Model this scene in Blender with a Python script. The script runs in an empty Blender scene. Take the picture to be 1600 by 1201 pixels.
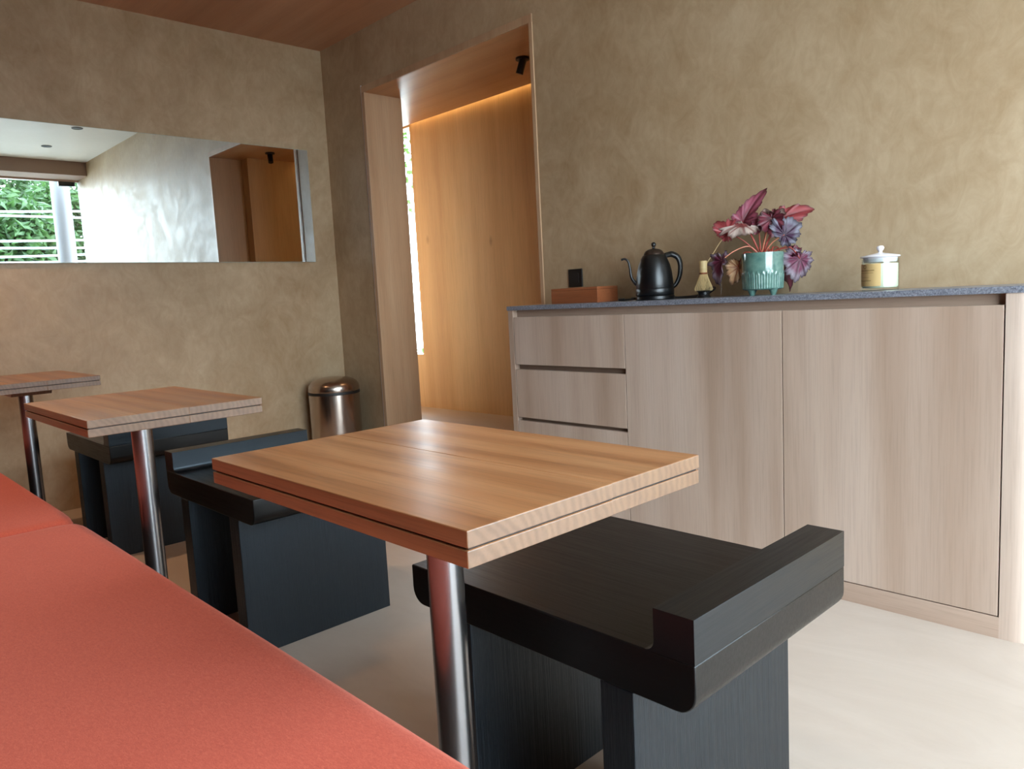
import bpy, bmesh, math, random
from mathutils import Vector, Matrix, noise
random.seed(7)
PI = math.pi
S = bpy.context.scene
COL = S.collection

# ------------------------------------------------------------------ camera, sky, exposure
cam = bpy.data.cameras.new('camera'); camo = bpy.data.objects.new('camera', cam); COL.objects.link(camo)
cam.sensor_width = 36.0; cam.lens = 36.0 * 1179.73 / 1600; cam.clip_start = 0.02
fw = Vector((-0.7188412, 0.68589786, -0.11318769)); rt = Vector((0.69364128, 0.71849198, -0.05129373)); up = Vector((-0.04614219, 0.1153837, 0.99224871))
m = Matrix((rt, up, -fw)).transposed().to_4x4(); m.translation = Vector((4.2816, -2.5913, 0.95))
camo.matrix_world = m
S.camera = camo
S.view_settings.view_transform = 'Standard'; S.view_settings.look = 'None'
S.view_settings.gamma = 1; S.view_settings.use_curve_mapping = False
S.view_settings.exposure = 1.62
SKY = 6.5
w = bpy.data.worlds.new('sky'); S.world = w; w.use_nodes = True
nt = w.node_tree; nt.nodes.clear()
wo = nt.nodes.new('ShaderNodeOutputWorld'); bg = nt.nodes.new('ShaderNodeBackground')
tc = nt.nodes.new('ShaderNodeTexCoord'); sp = nt.nodes.new('ShaderNodeSeparateXYZ'); cr = nt.nodes.new('ShaderNodeValToRGB')
nt.links.new(tc.outputs['Generated'], sp.inputs[0]); nt.links.new(sp.outputs['Z'], cr.inputs[0])
cr.color_ramp.elements[0].position = 0.0; cr.color_ramp.elements[0].color = (0.78, 0.89, 1.0, 1)
cr.color_ramp.elements[1].position = 0.7; cr.color_ramp.elements[1].color = (0.70, 0.85, 1.0, 1)
nt.links.new(cr.outputs[0], bg.inputs[0]); bg.inputs[1].default_value = SKY
nt.links.new(bg.outputs[0], wo.inputs[0])
try:
    S.cycles.use_denoising = True
    S.cycles.max_bounces = 10; S.cycles.diffuse_bounces = 6; S.cycles.glossy_bounces = 5
    S.cycles.transparent_max_bounces = 12
    S.cycles.sample_clamp_indirect = 6.0
    S.cycles.caustics_reflective = False
except Exception: pass

def portal(name, loc, rot, sx, sy):
    l = bpy.data.lights.new(name, 'AREA'); l.shape = 'RECTANGLE'; l.size = sx; l.size_y = sy
    l.cycles.is_portal = True
    o = bpy.data.objects.new(name, l); COL.objects.link(o); o.location = loc; o.rotation_euler = rot
    return o
portal('daylight_portal', (5.42, -1.4, 1.27), (0, PI/2, 0), 2.5, 2.78)          # front glazing, faces -x
portal('daylight_portal', (-0.60, 0.80, 1.38), (-PI/2, 0, 0), 0.94, 1.58)       # passage window, faces -y

# ------------------------------------------------------------------ materials
def lin(c):
    return tuple(((v/255)/12.92 if v/255 <= 0.04045 else ((v/255+0.055)/1.055)**2.4) for v in c) + (1,)
class NT:
    def __init__(s, name):
        s.m = bpy.data.materials.new(name); s.m.use_nodes = True; s.t = s.m.node_tree; s.t.nodes.clear()
        s.out = s.t.nodes.new('ShaderNodeOutputMaterial'); s.b = s.t.nodes.new('ShaderNodeBsdfPrincipled')
        s.t.links.new(s.b.outputs[0], s.out.inputs[0])
    def n(s, typ, **kw):
        x = s.t.nodes.new(typ)
        for k, v in kw.items(): setattr(x, k, v)
        return x
    def l(s, a, b): s.t.links.new(a, b)
    def coords(s, rand=True, scale=(1,1,1)):
        tc = s.n('ShaderNodeTexCoord'); v = tc.outputs['Object']
        if rand:
            oi = s.n('ShaderNodeObjectInfo'); mm = s.n('ShaderNodeMath', operation='MULTIPLY'); mm.inputs[1].default_value = 17.3
            s.l(oi.outputs['Random'], mm.inputs[0]); cb = s.n('ShaderNodeCombineXYZ')
            for i in range(3): s.l(mm.outputs[0], cb.inputs[i])
            ad = s.n('ShaderNodeVectorMath', operation='ADD'); s.l(v, ad.inputs[0]); s.l(cb.outputs[0], ad.inputs[1]); v = ad.outputs[0]
        if scale != (1,1,1): v = s.vscale(v, scale)
        return v
    def vscale(s, v, sc):
        mp = s.n('ShaderNodeVectorMath', operation='MULTIPLY'); mp.inputs[1].default_value = sc; s.l(v, mp.inputs[0]); return mp.outputs[0]
    def noise(s, v, scale, detail=4, rough=0.55, dist=0.0):
        x = s.n('ShaderNodeTexNoise'); x.inputs['Scale'].default_value = scale; x.inputs['Detail'].default_value = detail
        x.inputs['Roughness'].default_value = rough; x.inputs['Distortion'].default_value = dist; s.l(v, x.inputs['Vector']); return x.outputs['Fac']
    def ramp(s, f, *stops):
        r = s.n('ShaderNodeValToRGB'); e = r.color_ramp.elements
        while len(e) < len(stops): e.new(0.5)
        for i, (p, c) in enumerate(stops): e[i].position = p; e[i].color = c if len(c) == 4 else tuple(c)+(1,)
        s.l(f, r.inputs[0]); return r.outputs[0]
    def mix(s, f, a, b, mode='MIX'):
        x = s.n('ShaderNodeMix', data_type='RGBA', blend_type=mode)
        if isinstance(f, (int, float)): x.inputs[0].default_value = f
        else: s.l(f, x.inputs[0])
        for k, q in ((6, a), (7, b)):
            if isinstance(q, tuple): x.inputs[k].default_value = q
            else: s.l(q, x.inputs[k])
        return x.outputs[2]
    def bump(s, f, strength=0.1, dist=0.002):
        x = s.n('ShaderNodeBump'); x.inputs['Strength'].default_value = strength; x.inputs['Distance'].default_value = dist
        s.l(f, x.inputs['Height']); s.l(x.outputs[0], s.b.inputs['Normal'])
    def set(s, **kw):
        for k, v in kw.items(): s.b.inputs[k.replace('_', ' ')].default_value = v
        return s

def simple(name, rgb, rough=0.5, metal=0.0, **kw):
    s = NT(name); s.set(Base_Color=lin(rgb), Roughness=rough, Metallic=metal, **kw)
    v = s.coords(False); f = s.noise(v, 60, 3)
    s.l(s.ramp(f, (0.3, (rough*0.9,)*3), (0.7, (min(1, rough*1.12),)*3)), s.b.inputs['Roughness'])
    return s.m

def wood(name, dark, mid, light, axis='z', rough=0.45, coat=0.0, plank=None, pores=0.35, knots=True, ring=5.0, endgrain=None):
    s = NT(name)
    v0 = s.coords(True)
    if plank:                                   # boards glued side by side, each with its own piece of grain
        ax, wdt = plank
        tcn = s.n('ShaderNodeTexCoord'); se = s.n('ShaderNodeSeparateXYZ'); s.l(tcn.outputs['Object'], se.inputs[0])
        dv = s.n('ShaderNodeMath', operation='DIVIDE'); dv.inputs[1].default_value = wdt; s.l(se.outputs['XYZ'.index(ax.upper())], dv.inputs[0])
        fl = s.n('ShaderNodeMath', operation='FLOOR'); s.l(dv.outputs[0], fl.inputs[0])
        wn = s.n('ShaderNodeTexWhiteNoise', noise_dimensions='1D'); s.l(fl.outputs[0], wn.inputs['W'])
        sc = s.n('ShaderNodeVectorMath', operation='SCALE'); sc.inputs['Scale'].default_value = 9; s.l(wn.outputs['Color'], sc.inputs[0])
        ad = s.n('ShaderNodeVectorMath', operation='ADD'); s.l(v0, ad.inputs[0]); s.l(sc.outputs[0], ad.inputs[1]); v0 = ad.outputs[0]
    k = {'x': (0.09, 1, 1), 'y': (1, 0.09, 1), 'z': (1, 1, 0.09)}[axis]
    k2 = tuple(0.02 if q < 1 else 1 for q in k)
    vg = s.vscale(v0, k); vf = s.vscale(v0, k2)
    big = s.noise(vg, 3.2, 3, 0.5, 0.25)
    med = s.noise(vg, ring*2.6, 5, 0.6, 0.3)
    # cathedral rings: bands of a distorted distance
    wv = s.n('ShaderNodeTexWave', wave_type='RINGS', rings_direction='SPHERICAL'); wv.inputs['Scale'].default_value = ring; wv.inputs['Distortion'].default_value = 5.0
    wv.inputs['Detail'].default_value = 3; wv.inputs['Detail Scale'].default_value = 1.6; s.l(vg, wv.inputs['Vector'])
    fine = s.noise(vf, 260, 3, 0.7)
    c = s.ramp(big, (0.28, lin(dark)), (0.5, lin(mid)), (0.72, lin(light)))
    c = s.mix(0.35, c, s.ramp(med, (0.3, lin(dark)), (0.7, lin(light))))
    c = s.mix(0.30 if endgrain else 0.14, c, s.ramp(wv.outputs['Fac'], (0.0, lin(light)), (0.75, lin(mid)), (1.0, lin(dark))))
    pr = s.ramp(fine, (0.36, (1-pores,)*3), (0.52, (1, 1, 1)))
    c = s.mix(0.6, c, pr, 'MULTIPLY')
    if knots:
        kv = s.vscale(v0, (1, 0, 0.5)); vo = s.n('ShaderNodeTexVoronoi'); vo.inputs['Scale'].default_value = 3.4; s.l(kv, vo.inputs['Vector'])
        c = s.mix(s.ramp(vo.outputs['Distance'], (0.015, (0.42,)*3), (0.07, (0, 0, 0))), c, lin(tuple(int(q*0.6) for q in dark)))
    if endgrain:                                # paler sawn ends with growth-ring arcs
        te = s.n('ShaderNodeTexCoord'); sn = s.n('ShaderNodeSeparateXYZ'); s.l(te.outputs['Normal'], sn.inputs[0]); ab = s.n('ShaderNodeMath', operation='ABSOLUTE'); s.l(sn.outputs[0], ab.inputs[0])
        we = s.n('ShaderNodeTexWave', wave_type='RINGS', rings_direction='X'); we.inputs['Scale'].default_value = 26; we.inputs['Distortion'].default_value = 7.0; we.inputs['Detail'].default_value = 2
        oe = s.n('ShaderNodeVectorMath', operation='ADD'); oe.inputs[1].default_value = (0, 0.05, -0.66); s.l(te.outputs['Object'], oe.inputs[0]); s.l(oe.outputs[0], we.inputs['Vector'])
        ce = s.ramp(we.outputs['Fac'], (0.2, lin(endgrain)), (0.9, lin(tuple(int(q*0.9) for q in endgrain))))
        c = s.mix(s.ramp(ab.outputs[0], (0.6, (0, 0, 0)), (0.8, (0.85,)*3)), c, ce)
    s.l(c, s.b.inputs['Base Color'])
    s.set(Roughness=rough, Coat_Weight=coat, Coat_Roughness=0.25)
    s.l(s.ramp(med, (0.3, (rough*0.85,)*3), (0.7, (min(1, rough*1.15),)*3)), s.b.inputs['Roughness'])
    s.bump(fine, 0.12, 0.0006)
    return s.m

def plaster(name, c1, c2, c3, rough=0.42):
    s = NT(name); v = s.coords(False)
    a = s.noise(v, 1.1, 5, 0.55, 0.8); b = s.noise(v, 3.7, 6, 0.62, 1.6); d = s.noise(s.vscale(v, (1, 1, 0.6)), 14, 6, 0.7, 2.2)
    c = s.ramp(a, (0.3, lin(c1)), (0.5, lin(c2)), (0.7, lin(c3)))
    c = s.mix(0.38, c, s.ramp(b, (0.32, lin(c1)), (0.68, lin(c3))))
    c = s.mix(0.2, c, s.ramp(d, (0.35, lin(c1)), (0.65, lin(c3))))
    s.l(c, s.b.inputs['Base Color'])
    s.l(s.ramp(b, (0.3, (rough*0.82,)*3), (0.7, (rough*1.2,)*3)), s.b.inputs['Roughness'])
    tr = s.noise(s.vscale(v, (1, 1, 0.45)), 9, 7, 0.72, 2.5)
    s.bump(tr, 0.14, 0.006)
    return s.m

M = {}
M['plaster'] = plaster('trowelled_plaster', (146, 116, 82), (171, 144, 111), (195, 172, 142), 0.48)
M['white'] = plaster('white_plaster', (214, 212, 206), (222, 220, 214), (230, 228, 224), 0.5)
M['beam'] = simple('beam_paint', (150, 126, 112), 0.6)
M['oak'] = wood('pale_oak', (150, 122, 102), (178, 153, 135), (200, 180, 166), 'z', 0.45, ring=2.6, pores=0.16)
M['oak_h'] = wood('pale_oak_rail', (150, 122, 104), (168, 142, 124), (184, 160, 142), 'x', 0.45, knots=False, pores=0.2)
M['panel'] = wood('passage_oak', (184, 142, 98), (206, 168, 122), (220, 188, 144), 'z', 0.42, ring=2.6, pores=0.2)
M['jamb'] = wood('jamb_oak', (168, 130, 98), (188, 152, 118), (202, 170, 138), 'z', 0.42, ring=4.0, pores=0.2, knots=False)
M['soffit'] = wood('passage_soffit_oak', (176, 124, 84), (198, 150, 106), (212, 170, 126), 'x', 0.36, ring=4.0, pores=0.16, knots=False)
M['ceilwood'] = wood('ceiling_walnut', (166, 112, 80), (190, 138, 104), (208, 160, 126), 'x', 0.42, ring=4.0, pores=0.15, knots=False)
M['table'] = wood('table_hardwood', (112, 60, 30), (158, 102, 62), (190, 138, 94), 'x', 0.34, 0.2, plank=('y', 0.105), pores=0.4, knots=False, ring=6, endgrain=(112, 88, 70))
M['bouncecut'] = wood('bounce_cutting_dark_wood', (48, 32, 24), (62, 42, 32), (78, 54, 42), 'z', 0.5, knots=False)  # invented dark wood for unseen surfaces, absorbs bounce light
M['boxwood'] = wood('box_wood', (120, 62, 34), (146, 82, 48), (166, 100, 62), 'x', 0.45, knots=False)
s = NT('black_stained_wood'); v = s.coords(True); f = s.noise(s.vscale(v, (1, 1, 0.018)), 190, 4, 0.75); f2 = s.noise(s.vscale(v, (1, 1, 0.05)), 40, 3, 0.6)
s.l(s.ramp(f, (0.35, (0.0004, 0.0005, 0.0007)), (0.65, (0.0022, 0.003, 0.0044))), s.b.inputs['Base Color'])
s.l(s.ramp(f, (0.3, (0.52,)*3), (0.6, (0.36,)*3)), s.b.inputs['Roughness']); s.set(Specular_IOR_Level=0.65, Specular_Tint=(0.72, 0.86, 1.0, 1)); s.bump(f, 0.8, 0.0022); M['black_v'] = s.m  # bluish base and specular tint put the window's skylight into the legs
s = NT('black_stained_seat'); v = s.coords(True); f = s.noise(s.vscale(v, (0.04, 1, 1)), 160, 4, 0.7)
s.l(s.ramp(f, (0.35, (0.0006, 0.0006, 0.0007)), (0.65, (0.0018, 0.0018, 0.002))), s.b.inputs['Base Color'])
s.l(s.ramp(f, (0.3, (0.42,)*3), (0.65, (0.30,)*3)), s.b.inputs['Roughness']); s.set(Specular_IOR_Level=0.4); s.bump(f, 0.25, 0.0009); M['black_h'] = s.m
s = NT('black_stained_ridge'); v = s.coords(True); f = s.noise(s.vscale(v, (1, 0.04, 1)), 160, 4, 0.7)
s.l(s.ramp(f, (0.35, (0.0006, 0.0006, 0.0007)), (0.65, (0.0018, 0.0018, 0.002))), s.b.inputs['Base Color'])
s.l(s.ramp(f, (0.3, (0.42,)*3), (0.65, (0.30,)*3)), s.b.inputs['Roughness']); s.set(Specular_IOR_Level=0.6, Specular_Tint=(0.72, 0.86, 1.0, 1)); s.bump(f, 0.25, 0.0009); M['black_r'] = s.m  # blue specular tint paints the sky-coloured window sheen onto the ridge
# floor
s = NT('micro_cement_floor'); v = s.coords(False); a = s.noise(v, 0.9, 5, 0.6, 0.7); b = s.noise(s.vscale(v, (0.35, 1, 1)), 5, 6, 0.65, 1.0)
c = s.ramp(a, (0.3, lin((170, 152, 138))), (0.7, lin((188, 172, 158)))); c = s.mix(0.35, c, s.ramp(b, (0.3, lin((162, 144, 130))), (0.7, lin((198, 182, 170)))))
s.l(c, s.b.inputs['Base Color']); s.set(Roughness=0.42); s.bump(b, 0.05, 0.002); M['floor'] = s.m
# felt
s = NT('coral_felt'); v = s.coords(False); a = s.noise(s.vscale(v, (1, 2.2, 1)), 160, 5, 0.75, 1.0); b = s.noise(v, 900, 2, 0.6); a2 = s.noise(v, 6, 3)
c = s.ramp(a, (0.25, lin((160, 60, 42))), (0.5, lin((186, 77, 54))), (0.78, lin((206, 101, 74)))); c = s.mix(0.12, c, s.ramp(a2, (0.3, lin((162, 72, 60))), (0.7, lin((190, 96, 78)))))
s.l(c, s.b.inputs['Base Color']); s.set(Roughness=0.95, Sheen_Weight=0.25, Sheen_Roughness=0.5); s.b.inputs['Sheen Tint'].default_value = lin((255, 170, 150))
s.bump(s.mix(0.5, s.ramp(a, (0, (0, 0, 0)), (1, (1, 1, 1))), s.ramp(b, (0, (0, 0, 0)), (1, (1, 1, 1)))), 0.35, 0.0015); M['felt'] = s.m
# stone
s = NT('speckled_stone'); v = s.coords(False); vo = s.n('ShaderNodeTexVoronoi'); vo.inputs['Scale'].default_value = 330; s.l(v, vo.inputs['Vector']); a = s.noise(v, 140, 4)
c = s.ramp(vo.outputs['Color'], (0.15, lin((70, 72, 82))), (0.5, lin((108, 110, 122))), (0.85, lin((140, 142, 150)))); c = s.mix(0.3, c, s.ramp(a, (0.3, lin((90, 90, 98))), (0.7, lin((150, 150, 156)))))
s.l(c, s.b.inputs['Base Color']); s.set(Roughness=0.32); M['stone'] = s.m
# brushed steel
def steel(name, rough, aniso, rgb=(196, 190, 186)):
    s = NT(name); v = s.coords(False); f = s.noise(s.vscale(v, (1, 1, 0.03)) if aniso else s.vscale(v, (0.2, 0.2, 6)), 220, 3, 0.6)
    s.set(Base_Color=lin(rgb), Metallic=1.0, Roughness=rough)
    if not aniso: s.l(s.ramp(f, (0.3, (rough*0.85,)*3), (0.7, (rough*1.2,)*3)), s.b.inputs['Roughness'])
    return s.m
M['pole'] = steel('brushed_pole_steel', 0.27, True, (158, 156, 158))
M['bin'] = steel('brushed_bin_steel', 0.22, False, (186, 170, 158))
s = NT('mirror_silver'); s.set(Base_Color=(0.78, 0.82, 0.81, 1), Metallic=1.0, Roughness=0.0); M['mirror'] = s.m
M['glass_edge'] = simple('mirror_glass_edge', (170, 190, 184), 0.1)
M['black'] = simple('black_plastic', (14, 13, 13), 0.35)
M['black_matt'] = simple('black_enamel', (6, 7, 9), 0.32, 0.0, Specular_IOR_Level=0.5)
M['lidbronze'] = simple('dark_lid_metal', (58, 44, 36), 0.32, 0.6)
M['rubber'] = simple('rubber', (20, 16, 14), 0.5)
M['darkgap'] = simple('recess_shadow_board', (120, 96, 80), 0.7)
def thin_glass(name, tint, refl=0.08):
    s = NT(name); t = s.n('ShaderNodeBsdfTransparent'); t.inputs[0].default_value = tint; g = s.n('ShaderNodeBsdfGlossy'); g.inputs['Roughness'].default_value = 0.02
    lw = s.n('ShaderNodeLayerWeight'); lw.inputs[0].default_value = 0.5; pw = s.n('ShaderNodeMath', operation='POWER'); pw.inputs[1].default_value = 5; s.l(lw.outputs['Facing'], pw.inputs[0])
    fr = s.n('ShaderNodeMath', operation='MULTIPLY_ADD'); fr.inputs[1].default_value = 0.9; fr.inputs[2].default_value = 0.04; s.l(pw.outputs[0], fr.inputs[0]); mx = s.n('ShaderNodeMixShader'); s.l(fr.outputs[0], mx.inputs[0]); s.l(t.outputs[0], mx.inputs[1]); s.l(g.outputs[0], mx.inputs[2])
    s.l(mx.outputs[0], s.out.inputs[0]); return s.m
M['pane'] = thin_glass('window_glass', (0.97, 0.99, 0.98, 1))
M['glass'] = thin_glass('clear_jar_glass', (0.93, 0.96, 0.95, 1))
M['tintglass'] = thin_glass('grey_glass_panel', (0.965, 0.975, 0.972, 1))
M['wax'] = simple('candle_wax', (240, 234, 206), 0.5, 0.0, Subsurface_Weight=0.15)
M['label'] = simple('gold_label', (206, 172, 116), 0.55)
M['print'] = simple('label_print', (140, 112, 60), 0.6)
M['whitecer'] = simple('frosted_white_glass', (226, 222, 226), 0.2)
M['bamboo'] = simple('bamboo', (214, 186, 134), 0.55)
M['soil'] = simple('potting_soil', (70, 40, 26), 0.95)
M['stem'] = simple('begonia_stem', (150, 52, 38), 0.5)
M['stempink'] = simple('begonia_pink_stem', (196, 120, 92), 0.5)
s = NT('celadon_glaze'); v = s.coords(False); a = s.noise(v, 40, 4, 0.6)
s.l(s.ramp(a, (0.3, lin((70, 104, 96))), (0.7, lin((106, 138, 126)))), s.b.inputs['Base Color']); s.set(Roughness=0.14, Coat_Weight=0.6, Coat_Roughness=0.05); M['celadon'] = s.m
def emis(name, rgb, st):
    s = NT(name); s.set(Base_Color=(0.8, 0.8, 0.8, 1)); s.b.inputs['Emission Color'].default_value = rgb+(1,); s.b.inputs['Emission Strength'].default_value = st; return s.m
M['led'] = emis('warm_led_strip', (1.0, 0.70, 0.28), 1.3)
M['lamp'] = emis('downlight_lens', (1.0, 0.74, 0.46), 6.0)
M['column'] = simple('white_painted_column', (120, 120, 126), 0.6)
M['pavement'] = simple('pavement', (150, 148, 142), 0.85)
M['bark'] = simple('tree_bark', (84, 70, 56), 0.9)
M['cable'] = simple('pale_cable', (170, 172, 176), 0.6)
M['hoard1'] = simple('faded_red_boards', (170, 116, 104), 0.8); M['hoard2'] = simple('pale_blue_sheet', (150, 176, 206), 0.7); M['hoard3'] = simple('grey_wall_paint', (150, 148, 150), 0.8)
def leafmat(name, a, b):
    s = NT(name); v = s.coords(False); f = s.noise(v, 5, 4, 0.7)
    s.l(s.ramp(f, (0.3, lin(a)), (0.7, lin(b))), s.b.inputs['Base Color']); s.set(Roughness=0.5)
    tr = s.n('ShaderNodeBsdfTranslucent'); tr.inputs[0].default_value = lin(b); mx = s.n('ShaderNodeMixShader'); mx.inputs[0].default_value = 0.3
    s.l(s.b.outputs[0], mx.inputs[1]); s.l(tr.outputs[0], mx.inputs[2]); s.l(mx.outputs[0], s.out.inputs[0]); return s.m
M['leaf'] = leafmat('tree_leaves', (22, 50, 28), (72, 104, 52))
M['vine'] = leafmat('vine_leaves', (40, 84, 40), (96, 140, 70))
s = NT('begonia_leaf'); at = s.n('ShaderNodeVertexColor', layer_name='Col'); s.l(at.outputs[0], s.b.inputs['Base Color']); s.set(Roughness=0.5)
tr = s.n('ShaderNodeBsdfTranslucent'); s.l(at.outputs[0], tr.inputs[0]); mx = s.n('ShaderNodeMixShader'); mx.inputs[0].default_value = 0.2
s.l(s.b.outputs[0], mx.inputs[1]); s.l(tr.outputs[0], mx.inputs[2]); s.l(mx.outputs[0], s.out.inputs[0]); M['begonia'] = s.m

# ------------------------------------------------------------------ mesh helpers
def link(name, bm, mat, parent=None, smooth=False, bevel=0.0, seg=2):
    me = bpy.data.meshes.new(name); bmesh.ops.recalc_face_normals(bm, faces=bm.faces); bm.to_mesh(me); bm.free()
    mats = mat if isinstance(mat, (list, tuple)) else [mat]
    for q in mats: me.materials.append(q)
    o = bpy.data.objects.new(name, me); COL.objects.link(o)
    if parent: o.parent = parent
    if smooth:
        for p in me.polygons: p.use_smooth = True
        try: me.set_sharp_from_angle(angle=math.radians(40))
        except Exception: pass
    if bevel:
        b = o.modifiers.new('bevel', 'BEVEL'); b.width = bevel; b.segments = seg; b.limit_method = 'ANGLE'; b.angle_limit = math.radians(35)
    return o
def thing(name, label, cat, loc=(0, 0, 0), rz=0.0, group=None):
    o = bpy.data.objects.new(name, None); COL.objects.link(o); o.empty_display_size = 0.1
    o.location = loc; o.rotation_euler = (0, 0, rz); return tag(o, label, cat, group)
def tag(o, label, cat, group=None, kind=None):
    o['label'] = label; o['category'] = cat
    if group: o['group'] = group
    if kind: o['kind'] = kind
    return o
def struct(o): o['kind'] = 'structure'; return o
def box(bm, x0, x1, y0, y1, z0, z1, mi=0):
    vs = [bm.verts.new(p) for p in ((x0,y0,z0),(x1,y0,z0),(x1,y1,z0),(x0,y1,z0),(x0,y0,z1),(x1,y0,z1),(x1,y1,z1),(x0,y1,z1))]
    for f in ((0,3,2,1),(4,5,6,7),(0,1,5,4),(1,2,6,5),(2,3,7,6),(3,0,4,7)):
        fc = bm.faces.new([vs[i] for i in f]); fc.material_index = mi
    return bm
def bx(*a): return box(bmesh.new(), *a)
def prism(pts, a0, a1, axis='y', bm=None):
    bm = bm or bmesh.new()
    def P(p, a):
        return {'y': (p[0], a, p[1]), 'x': (a, p[0], p[1]), 'z': (p[0], p[1], a)}[axis]
    v0 = [bm.verts.new(P(p, a0)) for p in pts]; v1 = [bm.verts.new(P(p, a1)) for p in pts]
    bm.faces.new(v0); bm.faces.new(v1[::-1]); n = len(pts)
    for i in range(n): bm.faces.new((v0[i], v0[(i+1) % n], v1[(i+1) % n], v1[i]))
    return bm
def rpoly(pts, radii, seg=6):
    out = []; n = len(pts)
    for i in range(n):
        p = Vector(pts[i]); a = Vector(pts[i-1]); b = Vector(pts[(i+1) % n]); r = radii[i] if isinstance(radii, (list, tuple)) else radii
        if r <= 0: out.append(tuple(p)); continue
        da = (a-p).normalized(); db = (b-p).normalized(); ang = da.angle(db); t = r/math.tan(ang/2)
        c = p+(da+db).normalized()*(r/math.sin(ang/2)); s0 = p+da*t-c; s1 = p+db*t-c
        a0 = math.atan2(s0.y, s0.x); d = math.atan2(s1.y, s1.x)-a0
        while d > PI: d -= 2*PI
        while d < -PI: d += 2*PI
        for k in range(seg+1):
            q = a0+d*k/seg; out.append((c.x+r*math.cos(q), c.y+r*math.sin(q)))
    return out
def lathe(prof, seg=48, bm=None, c=(0, 0), fr=None):
    bm = bm or bmesh.new(); rings = []
    for r, z in prof:
        if r < 1e-5: rings.append([bm.verts.new((c[0], c[1], z))]); continue
        rings.append([bm.verts.new((c[0]+(r+(fr(i/seg*2*PI, z, r) if fr else 0))*math.cos(2*PI*i/seg), c[1]+(r+(fr(i/seg*2*PI, z, r) if fr else 0))*math.sin(2*PI*i/seg), z)) for i in range(seg)])
    for A, B in zip(rings, rings[1:]):
        for i in range(seg):
            j = (i+1) % seg
            if len(A) == 1 and len(B) == 1: continue
            if len(A) == 1: bm.faces.new((A[0], B[i], B[j]))
            elif len(B) == 1: bm.faces.new((A[i], B[0], A[j]))
            else: bm.faces.new((A[i], B[i], B[j], A[j]))
    return bm
def smooth_path(pts, n=8):
    P = [Vector(p) for p in pts]; out = []
    for i in range(len(P)-1):
        p0 = P[max(i-1, 0)]; p1 = P[i]; p2 = P[i+1]; p3 = P[min(i+2, len(P)-1)]
        for k in range(n):
            t = k/n; out.append(0.5*((2*p1)+(-p0+p2)*t+(2*p0-5*p1+4*p2-p3)*t*t+(-p0+3*p1-3*p2+p3)*t**3))
    out.append(P[-1]); return out
def tube(pts, r, seg=10, bm=None, sm=8, flat=1.0):
    bm = bm or bmesh.new(); P = smooth_path(pts, sm) if sm else [Vector(p) for p in pts]; n = len(P)
    rr = (lambda t: r) if not isinstance(r, (list, tuple)) else (lambda t: r[min(int(t*(len(r)-1)), len(r)-2)]+(r[min(int(t*(len(r)-1))+1, len(r)-1)]-r[min(int(t*(len(r)-1)), len(r)-2)])*(t*(len(r)-1)-min(int(t*(len(r)-1)), len(r)-2)))
    T0 = (P[1]-P[0]).normalized(); N = T0.orthogonal().normalized(); rings = []
    for i, p in enumerate(P):
        T = (P[min(i+1, n-1)]-P[max(i-1, 0)]).normalized(); N = (N-T*N.dot(T)).normalized(); B = T.cross(N); q = rr(i/(n-1))
        rings.append([bm.verts.new(p+(N*math.cos(2*PI*k/seg)+B*math.sin(2*PI*k/seg)*flat)*q) for k in range(seg)])
    for A, Bq in zip(rings, rings[1:]):
        for k in range(seg): bm.faces.new((A[k], A[(k+1) % seg], Bq[(k+1) % seg], Bq[k]))
    bm.faces.new(rings[0][::-1]); bm.faces.new(rings[-1]); return bm
def copy_tree(o, parent=None):
    c = o.copy(); COL.objects.link(c); c.parent = parent
    for ch in [k for k in bpy.data.objects if k.parent == o]: copy_tree(ch, c)
    return c

# ------------------------------------------------------------------ room shell
XE, YB, HW, HC = 5.38, -2.80, 2.528, 2.66
XDL, XDR, ZD, ZH, XJ, XJR, TJ, DP, ZP = 0.424, 1.8204, 2.220, 2.183, 0.4533, 1.7990, 0.258, 0.744, 0.191
struct(link('floor', bx(-0.2, 5.6, YB-0.1, 0.0, -0.1, 0), M['floor']))
struct(link('floor_passage', bx(-1.3, 1.9, 0.001, 0.83, -0.1, ZP), M['floor'], bevel=0.003))
struct(link('wall_left', bx(-0.15, 0, YB-0.1, 0.0, 0, 2.8), M['plaster']))
b = bx(-0.15, XDL, 0, TJ-0.01, 0, 2.8); box(b, XDR, XE+0.03, 0, TJ-0.01, 0, 2.8); box(b, XDL, XDR, 0, TJ-0.01, ZD, 2.8)
bmesh.ops.remove_doubles(b, verts=b.verts, dist=1e-5); struct(link('wall_right', b, M['plaster']))
struct(link('wall_back', bx(-0.15, 5.6, YB-0.12, YB, 0, 2.8), M['bouncecut']))  # unseen wall, finish made dark to keep bounce off faces turned to it
struct(link('ceiling', bx(1.7, 5.6, YB-0.1, 0.0, HC, 2.8), M['white']))
struct(link('ceiling_soffit', bx(-0.1, 1.7, YB-0.1, 0.0, HW, 2.8), M['ceilwood']))
struct(link('trim_1', bx(5.03, 5.36, YB, -0.0, 2.515, HC), M['beam'], bevel=0.003))
# front glazing
wn = struct(bpy.data.objects.new('window_1', None)); COL.objects.link(wn)
for y0, y1 in ((-1.38, -0.006), (YB, -1.386)): link('pane', bx(5.40, 5.41, y0, y1, 0.01, 2.50), M['pane'], wn)
link('head_rail', bx(5.385, 5.425, YB, 0, 2.50, 2.54), M['beam'], wn)
bfit = bx(5.385, 5.425, -0.20, -0.035, 2.452, 2.50)
for yy in (-0.17, -0.115, -0.065): box(bfit, 5.380, 5.386, yy-0.008, yy+0.008, 2.468, 2.484)
link('patch_fitting', bfit, M['black'], wn, bevel=0.002)
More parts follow.
